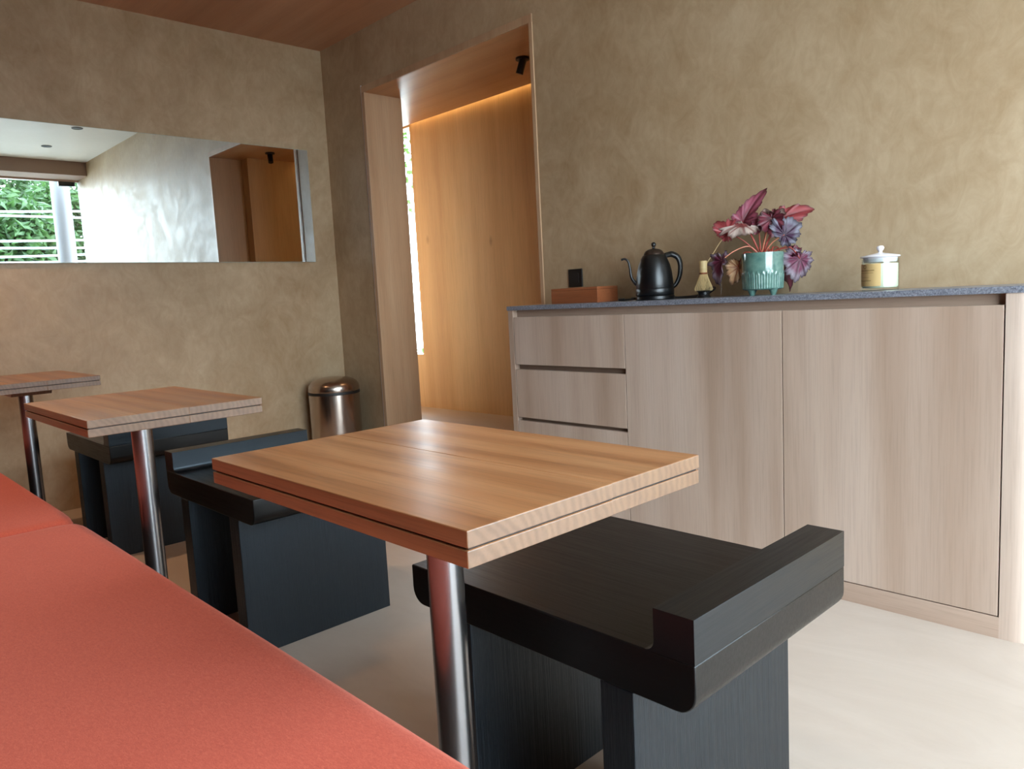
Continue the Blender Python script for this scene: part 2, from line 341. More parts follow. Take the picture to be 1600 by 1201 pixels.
# doorway lining
dr = struct(bpy.data.objects.new('door_1', None)); COL.objects.link(dr)
link('left_jamb', bx(XDL, XJ, -0.006, TJ, 0, ZH), M['jamb'], dr, bevel=0.0015)
link('right_jamb', bx(XJR, XDR, -0.006, TJ, 0, ZH), M['jamb'], dr, bevel=0.0015)
link('head_trim', bx(XDL, XDR, -0.006, TJ, ZH, ZD), M['jamb'], dr, bevel=0.0015)
struct(link('trim_2', bx(XDL-0.006, XDL, -0.004, 0.02, 0, ZD+0.006), M['whitecer']))
# passage
b = bx(XDL+0.001, XDR-0.001, 0.004, 0.03, ZH-0.0, ZH+0.002)
struct(link('ceiling_passage', bx(-1.3, 1.699, TJ, DP-0.045, ZH, ZH+0.06), M['soffit']))
b.free()
struct(link('ceiling_passage_lining', bx(XJ, XJR, 0.0, TJ, ZH-0.001, ZH), M['soffit']))
XW = -0.128
b = bx(XW, 1.9, DP, DP+0.08, ZP, 2.5); box(b, -1.06, XW, DP, DP+0.08, ZP, 0.578); box(b, -1.3, -1.06, DP, DP+0.08, ZP, 2.5); box(b, -1.06, XW, DP, DP+0.08, ZH+0.002, 2.5)
struct(link('wall_passage', b, M['panel']))
struct(link('wall_passage_end', bx(-1.35, -1.3, 0.2, 0.9, ZP, 2.5), M['panel']))
struct(link('wall_passage_side', bx(1.70, 1.86, TJ+0.001, DP, ZP, 2.5), M['panel']))
struct(link('ceiling_cove', bx(-1.3, 1.699, TJ, DP+0.1, 2.46, 2.5), M['white']))
b = bx(-1.3, 0.0, TJ-0.03, TJ-0.012, ZP, 2.5)
struct(link('wall_passage_front', b, M['jamb']))
wn2 = struct(bpy.data.objects.new('window_2', None)); COL.objects.link(wn2)
link('pane', bx(-1.06, XW, DP+0.04, DP+0.046, 0.578, ZH), M['pane'], wn2)
led = thing('led_strip', 'warm glowing light strip hidden in the ceiling gap along the passage panelling', 'light strip', (0, DP, ZH))
link('diffuser', bx(XW+0.02, 1.69, -0.034, -0.012, 0.026, 0.034), M['led'], led)
link('channel', bx(XW+0.02, 1.69, -0.044, -0.0365, 0.0605, 0.075), M['whitecer'], led)

# ------------------------------------------------------------------ mirror
mo = thing('wall_mirror', 'long frameless horizontal mirror fixed on the left plaster wall', 'mirror', (0, 0, 0))
link('mirror_face', bx(0.0165, 0.0175, -2.35, -0.1555, 1.2395, 1.9115), M['mirror'], mo)
link('glass_edge', bx(0.0, 0.0165, -2.351, -0.1542, 1.2382, 1.913), M['glass_edge'], mo)

# ------------------------------------------------------------------ tables
TW, TL, TT, ZT = 0.60, 0.4064, 0.0384, 0.7315
def make_table():
    t = thing('cafe_table', '', 'table', (0, 0, 0), group='wooden tables along the bench')
    for nm, z0, z1, d in (('table_top', ZT-0.0180, ZT, 0.0), ('lower_leaf', ZT-TT, ZT-0.0204, 0.001)):
        bm = bx(d, TW-d, 0, 0.222, z0, z1); box(bm, d+0.0012, TW-d-0.0012, 0.2222, TL, z0, z1)
        link(nm, bm, M['table'], t, bevel=0.0012)
    link('hinge_board', bx(0.004, TW-0.004, 0.004, TL-0.004, ZT-0.0204, ZT-0.0180), M['rubber'], t)
    pts = [(TW/2-0.13, ZT-TT), (TW/2+0.13, ZT-TT), (TW/2+0.115, ZT-TT-0.026), (TW/2-0.115, ZT-TT-0.026)]
    link('support_block', prism(pts, TL/2-0.07, TL/2+0.07), M['table'], t, bevel=0.001)
    bm = lathe([(0, 0.0), (0.0262, 0.0), (0.0262, ZT-TT-0.026), (0, ZT-TT-0.026)], 48, c=(TW/2, TL/2))
    link('pole', bm, M['pole'], t, smooth=True)
    link('base_plate', lathe([(0, 0), (0.16, 0), (0.16, 0.006), (0.155, 0.009), (0.0263, 0.009)], 64, c=(TW/2, TL/2)), M['pole'], t, smooth=True)
    return t
T0 = make_table(); tabs = [T0, copy_tree(T0), copy_tree(T0)]
for t, (x, y), lab in zip(tabs, ((3.1394, -2.1434), (1.8502, -2.1360), (0.4020, -2.1151)),
        ('nearest wooden table, largest in view, its double-board top on a steel pole',
         'middle wooden table on a steel pole, above the middle of three black stools',
         'farthest wooden table, cut off by the left edge of the picture, below the mirror')):
    t.location = (x, y, 0); t['label'] = lab

# ------------------------------------------------------------------ stools
SW, SD, ZS, ZR, ZU, RW, LO = 0.6131, 0.4638, 0.4646, 0.5270, 0.3918, 0.0641, 0.1019
def make_stool(flip):
    t = thing('stool', '', 'stool', (0, 0, 0), group='black wooden stools facing the bench')
    X = (lambda x: SW-x) if flip else (lambda x: x)
    seat = rpoly([(0, ZU), (SW, ZU), (SW, ZS), (0, ZS)], [0.03, 0.03, 0.0, 0.003])
    link('seat', prism([(X(a), b) for a, b in seat], 0, SD), M['black_h'], t, smooth=True, bevel=0.002)
    ridge = [(SW, ZS), (SW, ZR), (SW-RW, ZR)] + [(SW-RW-0.016+0.016*math.cos(q), ZS+0.016-0.016*math.sin(q)) for q in [k*PI/12 for k in range(7)]]
    link('backrest_ridge', prism([(X(a), b+0.0004) for a, b in ridge], 0, SD), M['black_r'], t, smooth=True, bevel=0.002)
    for a in (LO, SW-LO-0.06):
        x0, x1 = sorted((X(a), X(a+0.06))); link('leg', bx(x0, x1, 0.0, SD, 0, ZU), M['black_v'], t, bevel=0.002)
    return t
for (x, y), fl, lab in (((3.1473, -1.7936), False, 'nearest black wooden stool with a raised ridge on its right edge, under the nearest table'),
                        ((1.8074, -1.7662), True, 'middle black wooden stool with its raised ridge on the left edge'),
                        ((0.5362, -1.7454), False, 'farthest black wooden stool, partly hidden behind the middle table and its pole')):
    t = make_stool(fl); t.location = (x, y, 0); t['label'] = lab

# ------------------------------------------------------------------ bench
bn = thing('bench', 'long wall bench under the coral seat cushions, its unseen box darkened to cut reflections', 'bench', (0, 0, 0))
link('seat_box', bx(0.02, 5.2, -2.78, -2.19, 0.0, 0.355), M['bouncecut'], bn, bevel=0.003)  # unseen box, darkened so the stool sides reflect less
def cushion(x0, x1, lab):
    y0, y1, z0, z1 = -2.79, -2.094, 0.357, 0.442
    nx, ny = 90, 30; bm = bmesh.new(); R = 0.06
    def f(u, v):
        # superellipse plan with rounded corners
        x = x0+(x1-x0)*u; y = y0+(y1-y0)*v
        dx = min(x-x0, x1-x); dy = min(y-y0, y1-y)
        if dx < R and dy < R:
            vx, vy = R-dx, R-dy; L = math.hypot(vx, vy); mxx = max(vx, vy)
            if L > 1e-6:
                k = mxx/L; vx *= k; vy *= k
            ndx, ndy = R-vx, R-vy
            x = x0+ndx if x-x0 < x1-x else x1-ndx; y = y0+ndy if y-y0 < y1-y else y1-ndy
        return x, y
    us = [0, .004, .01, .02, .03, .045]+[0.06+0.88*i/40 for i in range(41)]+[.955, .97, .98, .99, .996, 1]
    vs = [0, .01, .025, .045, .07, .1]+[0.13+0.74*i/14 for i in range(15)]+[.9, .93, .955, .975, .99, 1]
    def edge(u, v):
        dx = min(u, 1-u)*(x1-x0); dy = min(v, 1-v)*(y1-y0); d = min(dx, dy); r = 0.022
        drop = r-math.sqrt(max(0, r*r-(r-d)**2)) if d < r else 0
        return drop + 0.006*math.exp(-dx/0.05)
    g = {}
    for i, u in enumerate(us):
        for j, v in enumerate(vs):
            x, y = f(u, v); wav = 0.0012*noise.noise(Vector((x*3, y*5, 1)))
            g[i, j] = bm.verts.new((x, y, z1-edge(u, v)+wav))
    for i in range(len(us)-1):
        for j in range(len(vs)-1): bm.faces.new((g[i, j], g[i+1, j], g[i+1, j+1], g[i, j+1]))
    bd = [g[i, 0] for i in range(len(us))]+[g[len(us)-1, j] for j in range(1, len(vs))]+[g[i, len(vs)-1] for i in range(len(us)-2, -1, -1)]+[g[0, j] for j in range(len(vs)-2, 0, -1)]
    lo = [bm.verts.new((q.co.x, q.co.y, z0)) for q in bd]; n = len(bd)
    for i in range(n): bm.faces.new((bd[i], bd[(i+1) % n], lo[(i+1) % n], lo[i]))
    bm.faces.new(lo)
    o = link('seat_cushion', bm, M['felt'], None, smooth=True)
    return tag(o, lab, 'cushion', 'coral felt cushions on the bench')
cushion(2.104, 4.28, 'coral felt seat cushion filling the lower left of the picture, nearest on the bench')
cushion(0.03, 2.098, 'coral felt seat cushion at the left edge, beyond the seam of the nearest cushion')

# ------------------------------------------------------------------ cabinet and worktop
YC, XC, ZC0, ZC1 = -0.3946, 1.9764, 0.8995, 0.9169
XR = 3.872
cb = thing('sideboard_cabinet', 'pale oak low cabinet with three drawers and two doors against the right wall', 'cabinet', (0, 0, 0))
link('side_panel', bx(XC, 2.0045, YC, -0.002, 0, ZC0), M['oak'], cb, bevel=0.001)
foot = rpoly([(3.7738, YC), (XR, YC), (XR, -0.002), (3.7738, -0.002)], [0, 0.075, 0, 0], 14)
link('end_panel', prism(foot, 0, ZC0, 'z'), M['oak'], cb, smooth=True)
link('plinth', bx(2.0045, 3.7738, YC, YC+0.03, 0, 0.0575), M['oak_h'], cb)
link('top_rail', bx(2.0045, 3.7738, YC+0.026, YC+0.045, 0.82, ZC0), M['oak_h'], cb)
link('carcass', bx(2.0045, 3.7738, YC+0.05, -0.004, 0.0, ZC0-0.001), M['oak_h'], cb)
link('drawer_rail', bx(2.008, 2.5815, YC+0.024, YC+0.048, 0.06, 0.80), M['darkgap'], cb)
for z0, z1 in ((0.6740, 0.8709), (0.4511, 0.6531), (0.0605, 0.4366)):
    link('drawer', bx(2.0080, 2.5815, YC, YC+0.02, z0, z1), M['oak'], cb, bevel=0.0008)
link('door', bx(2.5845, 3.1848, YC, YC+0.02, 0.0605, 0.8709), M['oak'], cb, bevel=0.0008)
link('door', bx(3.1876, 3.7700, YC, YC+0.02, 0.0605, 0.8709), M['oak'], cb, bevel=0.0008)
top = rpoly([(XC-0.004, YC-0.003), (XR+0.006, YC-0.003), (XR+0.006, -0.002), (XC-0.004, -0.002)], [0.001, 0.08, 0, 0], 14)
tag(link('worktop', prism(top, ZC0, ZC1, 'z'), M['stone'], None, bevel=0.001), 'thin grey speckled stone worktop lying on the pale oak cabinet', 'worktop')

# ------------------------------------------------------------------ things on the worktop
Z = ZC1
bo = thing('wooden_box', 'small reddish brown wooden box at the left end of the worktop', 'box', (2.095, -0.25, Z))
link('box_body', bx(0, 0.25, 0, 0.13, 0, 0.052), M['boxwood'], bo, bevel=0.001)
link('lid', bx(0, 0.25, 0, 0.13, 0.0525, 0.063), M['boxwood'], bo, bevel=0.001)
so = thing('wall_socket', 'black square socket plate on the wall above the wooden box', 'socket', (2.02, 0, 1.026))
link('plate', bx(-0.040, 0.040, -0.009, 0, -0.040, 0.040), M['black'], so, bevel=0.003)
link('insert', bx(-0.022, 0.022, -0.0105, -0.009, -0.022, 0.022), M['rubber'], so, bevel=0.001)

kb = thing('kettle_stand', 'round black power stand under the gooseneck kettle', 'kettle stand', (2.585, -0.2, Z))
link('stand_body', lathe([(0, 0), (0.070, 0), (0.0735, 0.003), (0.0735, 0.013), (0.070, 0.016), (0, 0.016)], 48), M['black_matt'], kb, smooth=True)
link('cord', tube([(0.06, 0.03, 0.006), (0.10, 0.055, 0.004), (0.16, 0.075, 0.006), (0.205, 0.085, 0.030), (0.175, 0.105, 0.034), (0.13, 0.10, 0.010), (0.06, 0.085, 0.005), (-0.02, 0.09, 0.0045), (-0.09, 0.055, 0.005), (-0.115, 0.01, 0.010), (-0.085, -0.015, 0.007), (-0.125, -0.03, 0.004)], 0.0036, 8), M['rubber'], kb, smooth=True)
link('plug', tube([(-0.122, -0.029, 0.006), (-0.145, -0.037, 0.006)], [0.006, 0.0045], 10, sm=0), M['rubber'], kb, smooth=True)
ke = thing('gooseneck_kettle', 'matt black electric kettle with a thin curved spout, on its round stand', 'kettle', (2.585, -0.2, Z+0.0165), math.radians(38))
link('body', lathe([(0, 0), (0.069, 0), (0.0715, 0.003), (0.0715, 0.024), (0.0700, 0.0265), (0.0708, 0.029), (0.069, 0.055), (0.0655, 0.085), (0.0585, 0.115), (0.050, 0.136), (0.0425, 0.149), (0.0395, 0.151), (0, 0.151)], 56), M['black_matt'], ke, smooth=True)
ld = link('lid', lathe([(0, 0.1515), (0.0385, 0.1515), (0.0375, 0.156), (0.032, 0.165), (0.022, 0.1715), (0.009, 0.1745), (0, 0.1748)], 40), M['lidbronze'], ke, smooth=True)
link('knob', lathe([(0.0065, 0.1745), (0.0045, 0.179), (0.0045, 0.181), (0.0078, 0.184), (0.0092, 0.189), (0.0078, 0.195), (0.004, 0.1983), (0, 0.199)], 24), M['black'], ke, smooth=True)
link('spout', tube([(-0.063, 0, 0.045), (-0.072, 0, 0.050), (-0.086, 0, 0.072), (-0.0905, 0, 0.105), (-0.096, 0, 0.131), (-0.108, 0, 0.142), (-0.1225, 0, 0.1395)], [0.0085, 0.0075, 0.0055, 0.0048, 0.0044, 0.0040, 0.0042], 12), M['black_matt'], ke, smooth=True)
link('handle', tube([(0.034, 0, 0.144), (0.052, 0, 0.149), (0.068, 0, 0.150), (0.088, 0, 0.137), (0.0965, 0, 0.108), (0.093, 0, 0.070), (0.080, 0, 0.040), (0.066, 0, 0.028)], [0.0105, 0.0115, 0.0125, 0.0120, 0.0105, 0.0095, 0.0088, 0.008], 14, flat=0.8), M['black'], ke, smooth=True)

wh = thing('whisk_holder', 'small black waisted stand under the bamboo tea whisk', 'holder', (2.805, -0.215, Z))
link('holder_body', lathe([(0, 0), (0.024, 0), (0.0245, 0.003), (0.019, 0.011), (0.020, 0.020), (0.0265, 0.026), (0.025, 0.027), (0.017, 0.021), (0, 0.021)], 32), M['black'], wh, smooth=True)
wk = thing('bamboo_whisk', 'pale bamboo tea whisk standing tines down on its black stand', 'whisk', (2.805, -0.215, Z+0.0215))
link('handle', lathe([(0, 0.062), (0.0125, 0.062), (0.0135, 0.066), (0.0135, 0.080), (0.0142, 0.082), (0.0135, 0.084), (0.0140, 0.108), (0.0115, 0.109), (0.0105, 0.103), (0, 0.103)], 28), M['bamboo'], wk, smooth=True)
bm = bmesh.new()
for k in range(44):
    q = 2*PI*k/44; o_ = 1.0+0.05*random.uniform(-1, 1); r2 = 0.031*o_
    rr_ = (0.0125, 0.0165, 0.024, r2, r2*0.93)
    tube([(r*math.cos(q), r*math.sin(q), z) for r, z in zip(rr_, (0.066, 0.050, 0.030, 0.012, 0.003))], [0.0008, 0.0006, 0.0004], 4, bm, 3)
for k in range(16):
    q = 2*PI*k/16
    tube([(r*math.cos(q), r*math.sin(q), z) for r, z in ((0.0095, 0.066), (0.010, 0.045), (0.0085, 0.02), (0.003, 0.005))], [0.0009, 0.0006], 4, bm, 3)
link('tines', bm, M['bamboo'], wk)['kind'] = 'stuff'
link('thread', lathe([(0.0130, 0.060), (0.0148, 0.0625), (0.0148, 0.066), (0.0130, 0.068)], 28), M['boxwood'], wk, smooth=True)
scp = link('tea_scoop', tube([(2.808, -0.212, Z+0.110), (2.826, -0.193, Z+0.146), (2.845, -0.174, Z+0.186), (2.853, -0.166, Z+0.201)], [0.0011, 0.0013, 0.0018], 6, flat=0.6), M['bamboo'], None, smooth=True)
tag(scp, 'thin bamboo scoop leaning up out of the tea whisk handle', 'tea scoop')

cd = thing('candle_jar', 'lidded clear glass jar with a cream candle, at the right of the worktop', 'candle', (3.402, -0.2, Z))
link('jar', lathe([(0, 0.0), (0.049, 0.0), (0.051, 0.003), (0.0515, 0.010), (0.051, 0.094), (0.0495, 0.094), (0.0495, 0.012), (0.046, 0.008), (0, 0.008)], 56), M['glass'], cd, smooth=True)
link('wax', lathe([(0, 0.0085), (0.0455, 0.0085), (0.049, 0.013), (0.049, 0.079), (0.047, 0.0795), (0, 0.078)], 48), M['wax'], cd, smooth=True)
bm = bmesh.new(); a0 = math.radians(190); a1 = math.radians(292); vs = []
for k in range(25):
    q = a0+(a1-a0)*k/24; vs.append([bm.verts.new((0.0519*math.cos(q), 0.0519*math.sin(q), z)) for z in (0.014, 0.080)])
for A, B in zip(vs, vs[1:]): bm.faces.new((A[0], B[0], B[1], A[1]))
lb = link('label', bm, M['label'], cd, smooth=True)
bm = bmesh.new()
def curvebar(q0, q1, z0, z1):
    vs = [[bm.verts.new((0.05215*math.cos(q0+(q1-q0)*k/4), 0.05215*math.sin(q0+(q1-q0)*k/4), z)) for z in (z0, z1)] for k in range(5)]
    for A, B in zip(vs, vs[1:]): bm.faces.new((A[0], B[0], B[1], A[1]))
random.seed(3)
for (z, h, qa, qb) in ((0.059, 0.0034, 205, 272), (0.0525, 0.0014, 208, 270), (0.040, 0.0012, 222, 256), (0.029, 0.003, 212, 262)):
    q = qa
    while q < qb:
        wd = random.uniform(1.6, 4.2); curvebar(math.radians(q), math.radians(min(q+wd, qb)), z, z+h*random.uniform(0.7, 1)); q += wd+1.2
for k in range(12):
    q = 2*PI*k/12; c0 = math.radians(238); da = 0.0052*math.cos(q)/0.052; curvebar(c0+da-0.022, c0+da+0.022, 0.0715+0.0052*math.sin(q)-0.0012, 0.0715+0.0052*math.sin(q)+0.0012)
link('print', bm, M['print'], lb)
link('lid', lathe([(0, 0.084), (0.044, 0.084), (0.046, 0.087), (0.047, 0.097), (0.054, 0.0985), (0.0555, 0.101), (0.052, 0.1035), (0.028, 0.108), (0.012, 0.111), (0.008, 0.112), (0, 0.112)], 56), M['whitecer'], cd, smooth=True)
link('lid_knob', lathe([(0.006, 0.112), (0.005, 0.116), (0.009, 0.121), (0.011, 0.127), (0.008, 0.132), (0, 0.1335)], 24), M['whitecer'], cd, smooth=True)

# ------------------------------------------------------------------ begonia in its pot
U = Vector((0.694, 0.720, 0)); W_ = Vector((0.720, -0.694, 0)); UP = Vector((0, 0, 1))
pl = thing('potted_begonia', 'painted-leaf begonia with red and silver leaves in a glazed green footed pot', 'potted plant', (3.018, -0.19, Z))
def emb(a, z, r):
    if 0.022 < z < 0.082 and r > 0.055:
        n = 26; ph = (a*n/(2*PI)) % 1.0; h = 0.078-0.02*abs(ph-0.5)*2*abs(ph-0.5)*2
        d = 0.0016 if (abs(ph-0.5) < 0.30 and z < h) else 0
        d -= 0.0012 if abs(ph-0.5) < 0.14 and z < h-0.008 else 0
        return d
    return 0
prof = [(0, 0.018), (0.058, 0.018), (0.0635, 0.021)]+[(0.0645+0.0035*i/20, 0.0225+0.06*i/20) for i in range(21)]+[(0.0685, 0.10), (0.069, 0.138), (0.0685, 0.1415), (0.066, 0.1415), (0.0645, 0.138), (0.062, 0.12), (0, 0.12)]
pot = link('pot', lathe(prof, 208, fr=emb), M['celadon'], pl, smooth=True)
for q in (250, 340, 70, 160):
    c = (0.048*math.cos(math.radians(q)), 0.048*math.sin(math.radians(q)))
    link('foot', lathe([(0, 0), (0.0065, 0), (0.008, 0.004), (0.0125, 0.015), (0.016, 0.021), (0, 0.021)], 20, c=c), M['celadon'], pot, smooth=True)
link('soil', lathe([(0, 0.130), (0.03, 0.129), (0.0615, 0.126), (0.0615, 0.121), (0, 0.121)], 32), M['soil'], pl, smooth=True)
PAL = {  # centre, vein, band, tooth edge
 'pale': ((150, 60, 60), (150, 70, 66), (236, 214, 200), (84, 46, 40)),
 'magenta': ((140, 26, 36), (120, 40, 60), (176, 84, 108), (92, 28, 34)),
 'red': ((150, 22, 26), (116, 20, 24), (186, 74, 78), (92, 22, 22)),
 'dark': ((96, 18, 30), (84, 20, 34), (136, 44, 64), (60, 14, 22)),
 'purple': ((84, 38, 78), (52, 22, 46), (142, 138, 156), (46, 26, 38)),
 'pink': ((140, 50, 88), (88, 28, 52), (176, 160, 174), (60, 28, 40)),
 'cream': ((226, 160, 110), (190, 110, 70), (240, 190, 140), (90, 40, 30))}
def P3(px, py, dw=0.0):     # measured offsets (centimetres of the plant's own front view) -> plant space
    return U*((px-1192)*0.00217)+UP*((460-py)*0.00217)+W_*dw
def leaf(px, py, dw, tip, nrm, L, Wd, pal, fold=0.25, ruf=0.006, droop=0.25, asym=0.15, pointy=1.0, seed=0, crown=True, bend=0.02):
    rnd = random.Random(seed+11); c0, cv, cbn, ce = [Vector(lin(q)[:3])*0.62 for q in PAL[pal]]
    base = P3(px, py, dw)
    Y = (U*tip[0]+UP*tip[1]+W_*tip[2]).normalized(); N = (U*nrm[0]+UP*nrm[1]+W_*nrm[2]); N = (N-Y*N.dot(Y)).normalized(); X = Y.cross(N)
    NA, NR = 108, 12; bm = bmesh.new(); cl = bm.loops.layers.color.new('Col'); vals = {}
    nv = 9; vang = [(-1+2*(i+0.5)/nv)*2.75 for i in range(nv)]
    cen = bm.verts.new(base); vals[cen] = c0; rings = []
    for j in range(1, NR+1):
        t = j/NR; ring = []
        for i in range(NA):
            th = -PI+2*PI*(i+0.5)/NA
            back = max(0.0, (abs(th)-2.2)/(PI-2.2))
            Rr = 0.50*(1+0.12*math.cos(th))*(1-0.55*back**2)
            Rr *= 1+0.85*pointy*math.exp(-(th/0.42)**2)*1.0
            tooth = 0.11*abs(math.sin(th*5.5+seed))+0.07*abs(math.sin(th*15+seed))
            Rr += (tooth-0.08)*t**2.2
            x = math.sin(th)*Rr*t*Wd*1.05*(1+(asym if th > 0 else -asym)); y = math.cos(th)*Rr*t*L*(0.92 if abs(th) < 1.2 else 0.8)
            rr_ = math.hypot(x, y)
            dv = min(abs(th-a) for a in vang)*t
            z = fold*abs(x)-droop*rr_*rr_/max(L, 0.01)+ruf*math.sin(th*8+seed)*t*t - 0.0016*math.exp(-(dv/0.05)**2) + bend*math.sin(th*2+seed*1.7)*t*t*0.3
            v = bm.verts.new(base+X*x+Y*y+N*z); ring.append(v)
            vein = math.exp(-(dv/(0.055*(1.15-0.7*t)))**2)
            sub = 0.5+0.5*math.sin(th*34+t*16)
            wb0 = 0.6 if pal in ('purple', 'pink') else 0.3; wband = max(0, min(1, (t-wb0)/0.16))
            col = c0.lerp(cbn, wband*(0.75+0.25*sub)); col = col.lerp(cv, 0.85*vein*(1 if t < 0.9 else 0.6))
            col = col.lerp(ce, max(0, (t-0.84)/0.16)**1.2*0.95); col *= rnd.uniform(0.88, 1.1)
            vals[v] = col
        rings.append(ring)
    fs = []
    for i in range(NA-1): fs.append(bm.faces.new((cen, rings[0][i], rings[0][i+1])))
    for A, B in zip(rings, rings[1:]):
        for i in range(NA-1): fs.append(bm.faces.new((A[i], B[i], B[i+1], A[i+1])))
    for f in fs:
        f.smooth = True
        for lp in f.loops:
            c = vals[lp.vert]; lp[cl] = tuple(max(0, min(1, q))**(1/2.2) for q in c)+(1,)
    me = bpy.data.meshes.new('leaf'); bm.to_mesh(me); bm.free(); me.materials.append(M['begonia'])
    o = bpy.data.objects.new('leaf', me); COL.objects.link(o); o.parent = pl
    return o, base
def petiole(leafobj, base, cr=(1190, 392), dw=0.0, mid=None, mat='stem', r=0.0019):
    c = P3(cr[0], cr[1]+9, dw); c.z = max(c.z, 0.122)
    pts = [c]+([P3(*q) for q in mid] if mid else [c.lerp(base, 0.5)+UP*0.012])+[base]
    link('leaf_stalk', tube([tuple(p) for p in pts], [r*1.3, r, r*0.8], 7), M[mat], leafobj, smooth=True)
LV = [ # px,py,dw, tip(u,v,w), normal, L, W, palette, extras, petiole mid, mat
 ((1164, 345, -0.01), (0.50, 0.82, -0.1), (-0.55, 0.25, 0.75), 0.138, 0.070, 'magenta', dict(fold=0.6, pointy=1.1, seed=1, bend=0), None, 'stem'),
 ((1159, 350, 0.02), (-0.15, -0.45, 0.9), (0.0, 0.85, 0.42), 0.098, 0.115, 'pale', dict(fold=-0.12, seed=2, pointy=0.35, ruf=0.006), None, 'stem'),
 ((1138, 361, 0.00), (-0.80, 0.42, 0.2), (0.2, -0.1, 0.95), 0.070, 0.068, 'red', dict(fold=0.5, seed=3, pointy=0.5, ruf=0.006), None, 'stem'),
 ((1208, 338, -0.02), (0.10, 0.25, 0.9), (0.0, 0.9, 0.45), 0.090, 0.108, 'pale', dict(fold=0.15, seed=4, pointy=0.3, ruf=0.010), None, 'stem'),
 ((1218, 344, 0.01), (0.93, 0.33, 0.1), (-0.1, 0.45, 0.8), 0.118, 0.075, 'red', dict(fold=0.25, seed=5, pointy=1.0, ruf=0.007), None, 'stem'),
 ((1202, 344, 0.03), (0.28, -0.9, 0.2), (-0.25, 0.15, 0.9), 0.088, 0.072, 'dark', dict(fold=0.5, seed=6, pointy=0.5), None, 'stempink'),
 ((1219, 370, 0.045), (0.75, 0.55, 0.15), (-0.1, 0.05, 1.0), 0.092, 0.092, 'purple', dict(fold=0.12, seed=7, pointy=0.35, ruf=0.004, asym=-0.2), None, 'stempink'),
 ((1247, 407, 0.02), (-0.25, -0.95, 0.1), (0.05, 0.1, 1.0), 0.105, 0.094, 'pink', dict(fold=0.10, seed=8, pointy=0.4, ruf=0.005), ((1228, 388, 0.02),), 'stem'),
 ((1128, 404, 0.00), (-0.22, -0.95, 0.2), (-0.92, 0.1, 0.35), 0.105, 0.080, 'pink', dict(fold=0.35, seed=9, pointy=0.6, ruf=0.007), ((1172, 384, 0.0), (1148, 390, 0.0)), 'stempink'),
 ((1160, 414, -0.04), (-0.35, -0.85, 0.1), (-0.3, 0.3, 0.9), 0.080, 0.060, 'cream', dict(fold=0.2, seed=10, pointy=0.4), ((1168, 392, -0.02),), 'stem'),
 ((1228, 412, -0.045), (0.45, -0.85, 0.0), (0.6, 0.1, 0.75), 0.100, 0.070, 'dark', dict(fold=0.4, seed=12, pointy=1.1), ((1220, 386, -0.03),), 'stem'),
 ((1184, 352, 0.01), (-0.5, -0.75, 0.4), (0.25, 0.2, 0.9), 0.052, 0.052, 'magenta', dict(fold=0.35, seed=13, pointy=0.4), None, 'stem'),
 ((1238, 394, 0.0), (0.75, 0.35, 0.3), (0, 0.75, 0.6), 0.045, 0.052, 'dark', dict(fold=0.2, seed=14, pointy=0.3), ((1222, 390, 0.0),), 'stem'),
 ((1222, 349, 0.0), (0.2, -0.5, 0.7), (0.0, 0.6, 0.8), 0.062, 0.068, 'magenta', dict(fold=0.2, seed=15, pointy=0.3), None, 'stem'),
]
for (pp, tp, nm, L, Wd, pal, kw, mid, mat) in LV:
    o, b_ = leaf(*pp, tp, nm, L, Wd, pal, **kw); petiole(o, b_, mid=mid, mat=mat)
random.seed(5)
for k in range(9):
    a = random.uniform(0, 2*PI); p0 = Vector((0.018*math.cos(a), 0.018*math.sin(a), 0.124))+U*0.01
    p1 = p0+U*random.uniform(-0.02, 0.035)+UP*random.uniform(0.018, 0.04)+W_*random.uniform(-0.01, 0.02)
    link('shoot', tube([tuple(p0), tuple(p0.lerp(p1, 0.5)+W_*0.004), tuple(p1)], [0.0032, 0.0028, 0.0016], 7), M['stem'], pl, smooth=True)
# arched glass panel leaning on the wall behind the plant
gp = rpoly([(-0.148, 0), (0.148, 0), (0.148, 0.27), (-0.148, 0.27)], [0.01, 0.01, 0.10, 0.10], 14)
go = link('glass_panel', prism(gp, -0.0025, 0.0025), M['tintglass'], None, bevel=0.0008)
go.location = (2.925, -0.05, Z+0.001); go.rotation_euler = (math.radians(-8), 0, 0)
tag(go, 'clear round-cornered glass panel leaning on the wall behind the begonia', 'glass panel')

# ------------------------------------------------------------------ bin
bi = thing('waste_bin', 'brushed steel round waste bin with a domed lid in the corner', 'bin', (0.192, -0.2, 0))
link('bin_body', lathe([(0, 0.012), (0.150, 0.012), (0.153, 0.02), (0.153, 0.428), (0, 0.428)], 72), M['bin'], bi, smooth=True)
link('foot_ring', lathe([(0, 0), (0.156, 0), (0.156, 0.014), (0.150, 0.018), (0, 0.018)], 64), M['rubber'], bi, smooth=True)
link('collar', lathe([(0.10, 0.428), (0.1545, 0.428), (0.1555, 0.431), (0.1555, 0.441), (0.1545, 0.444), (0.10, 0.444)], 72), M['rubber'], bi, smooth=True)
link('domed_lid', lathe([(0.152, 0.444), (0.154, 0.450), (0.154, 0.466), (0.150, 0.482), (0.139, 0.499), (0.118, 0.514), (0.088, 0.524), (0.045, 0.530), (0, 0.532)], 72), M['bin'], bi, smooth=True)
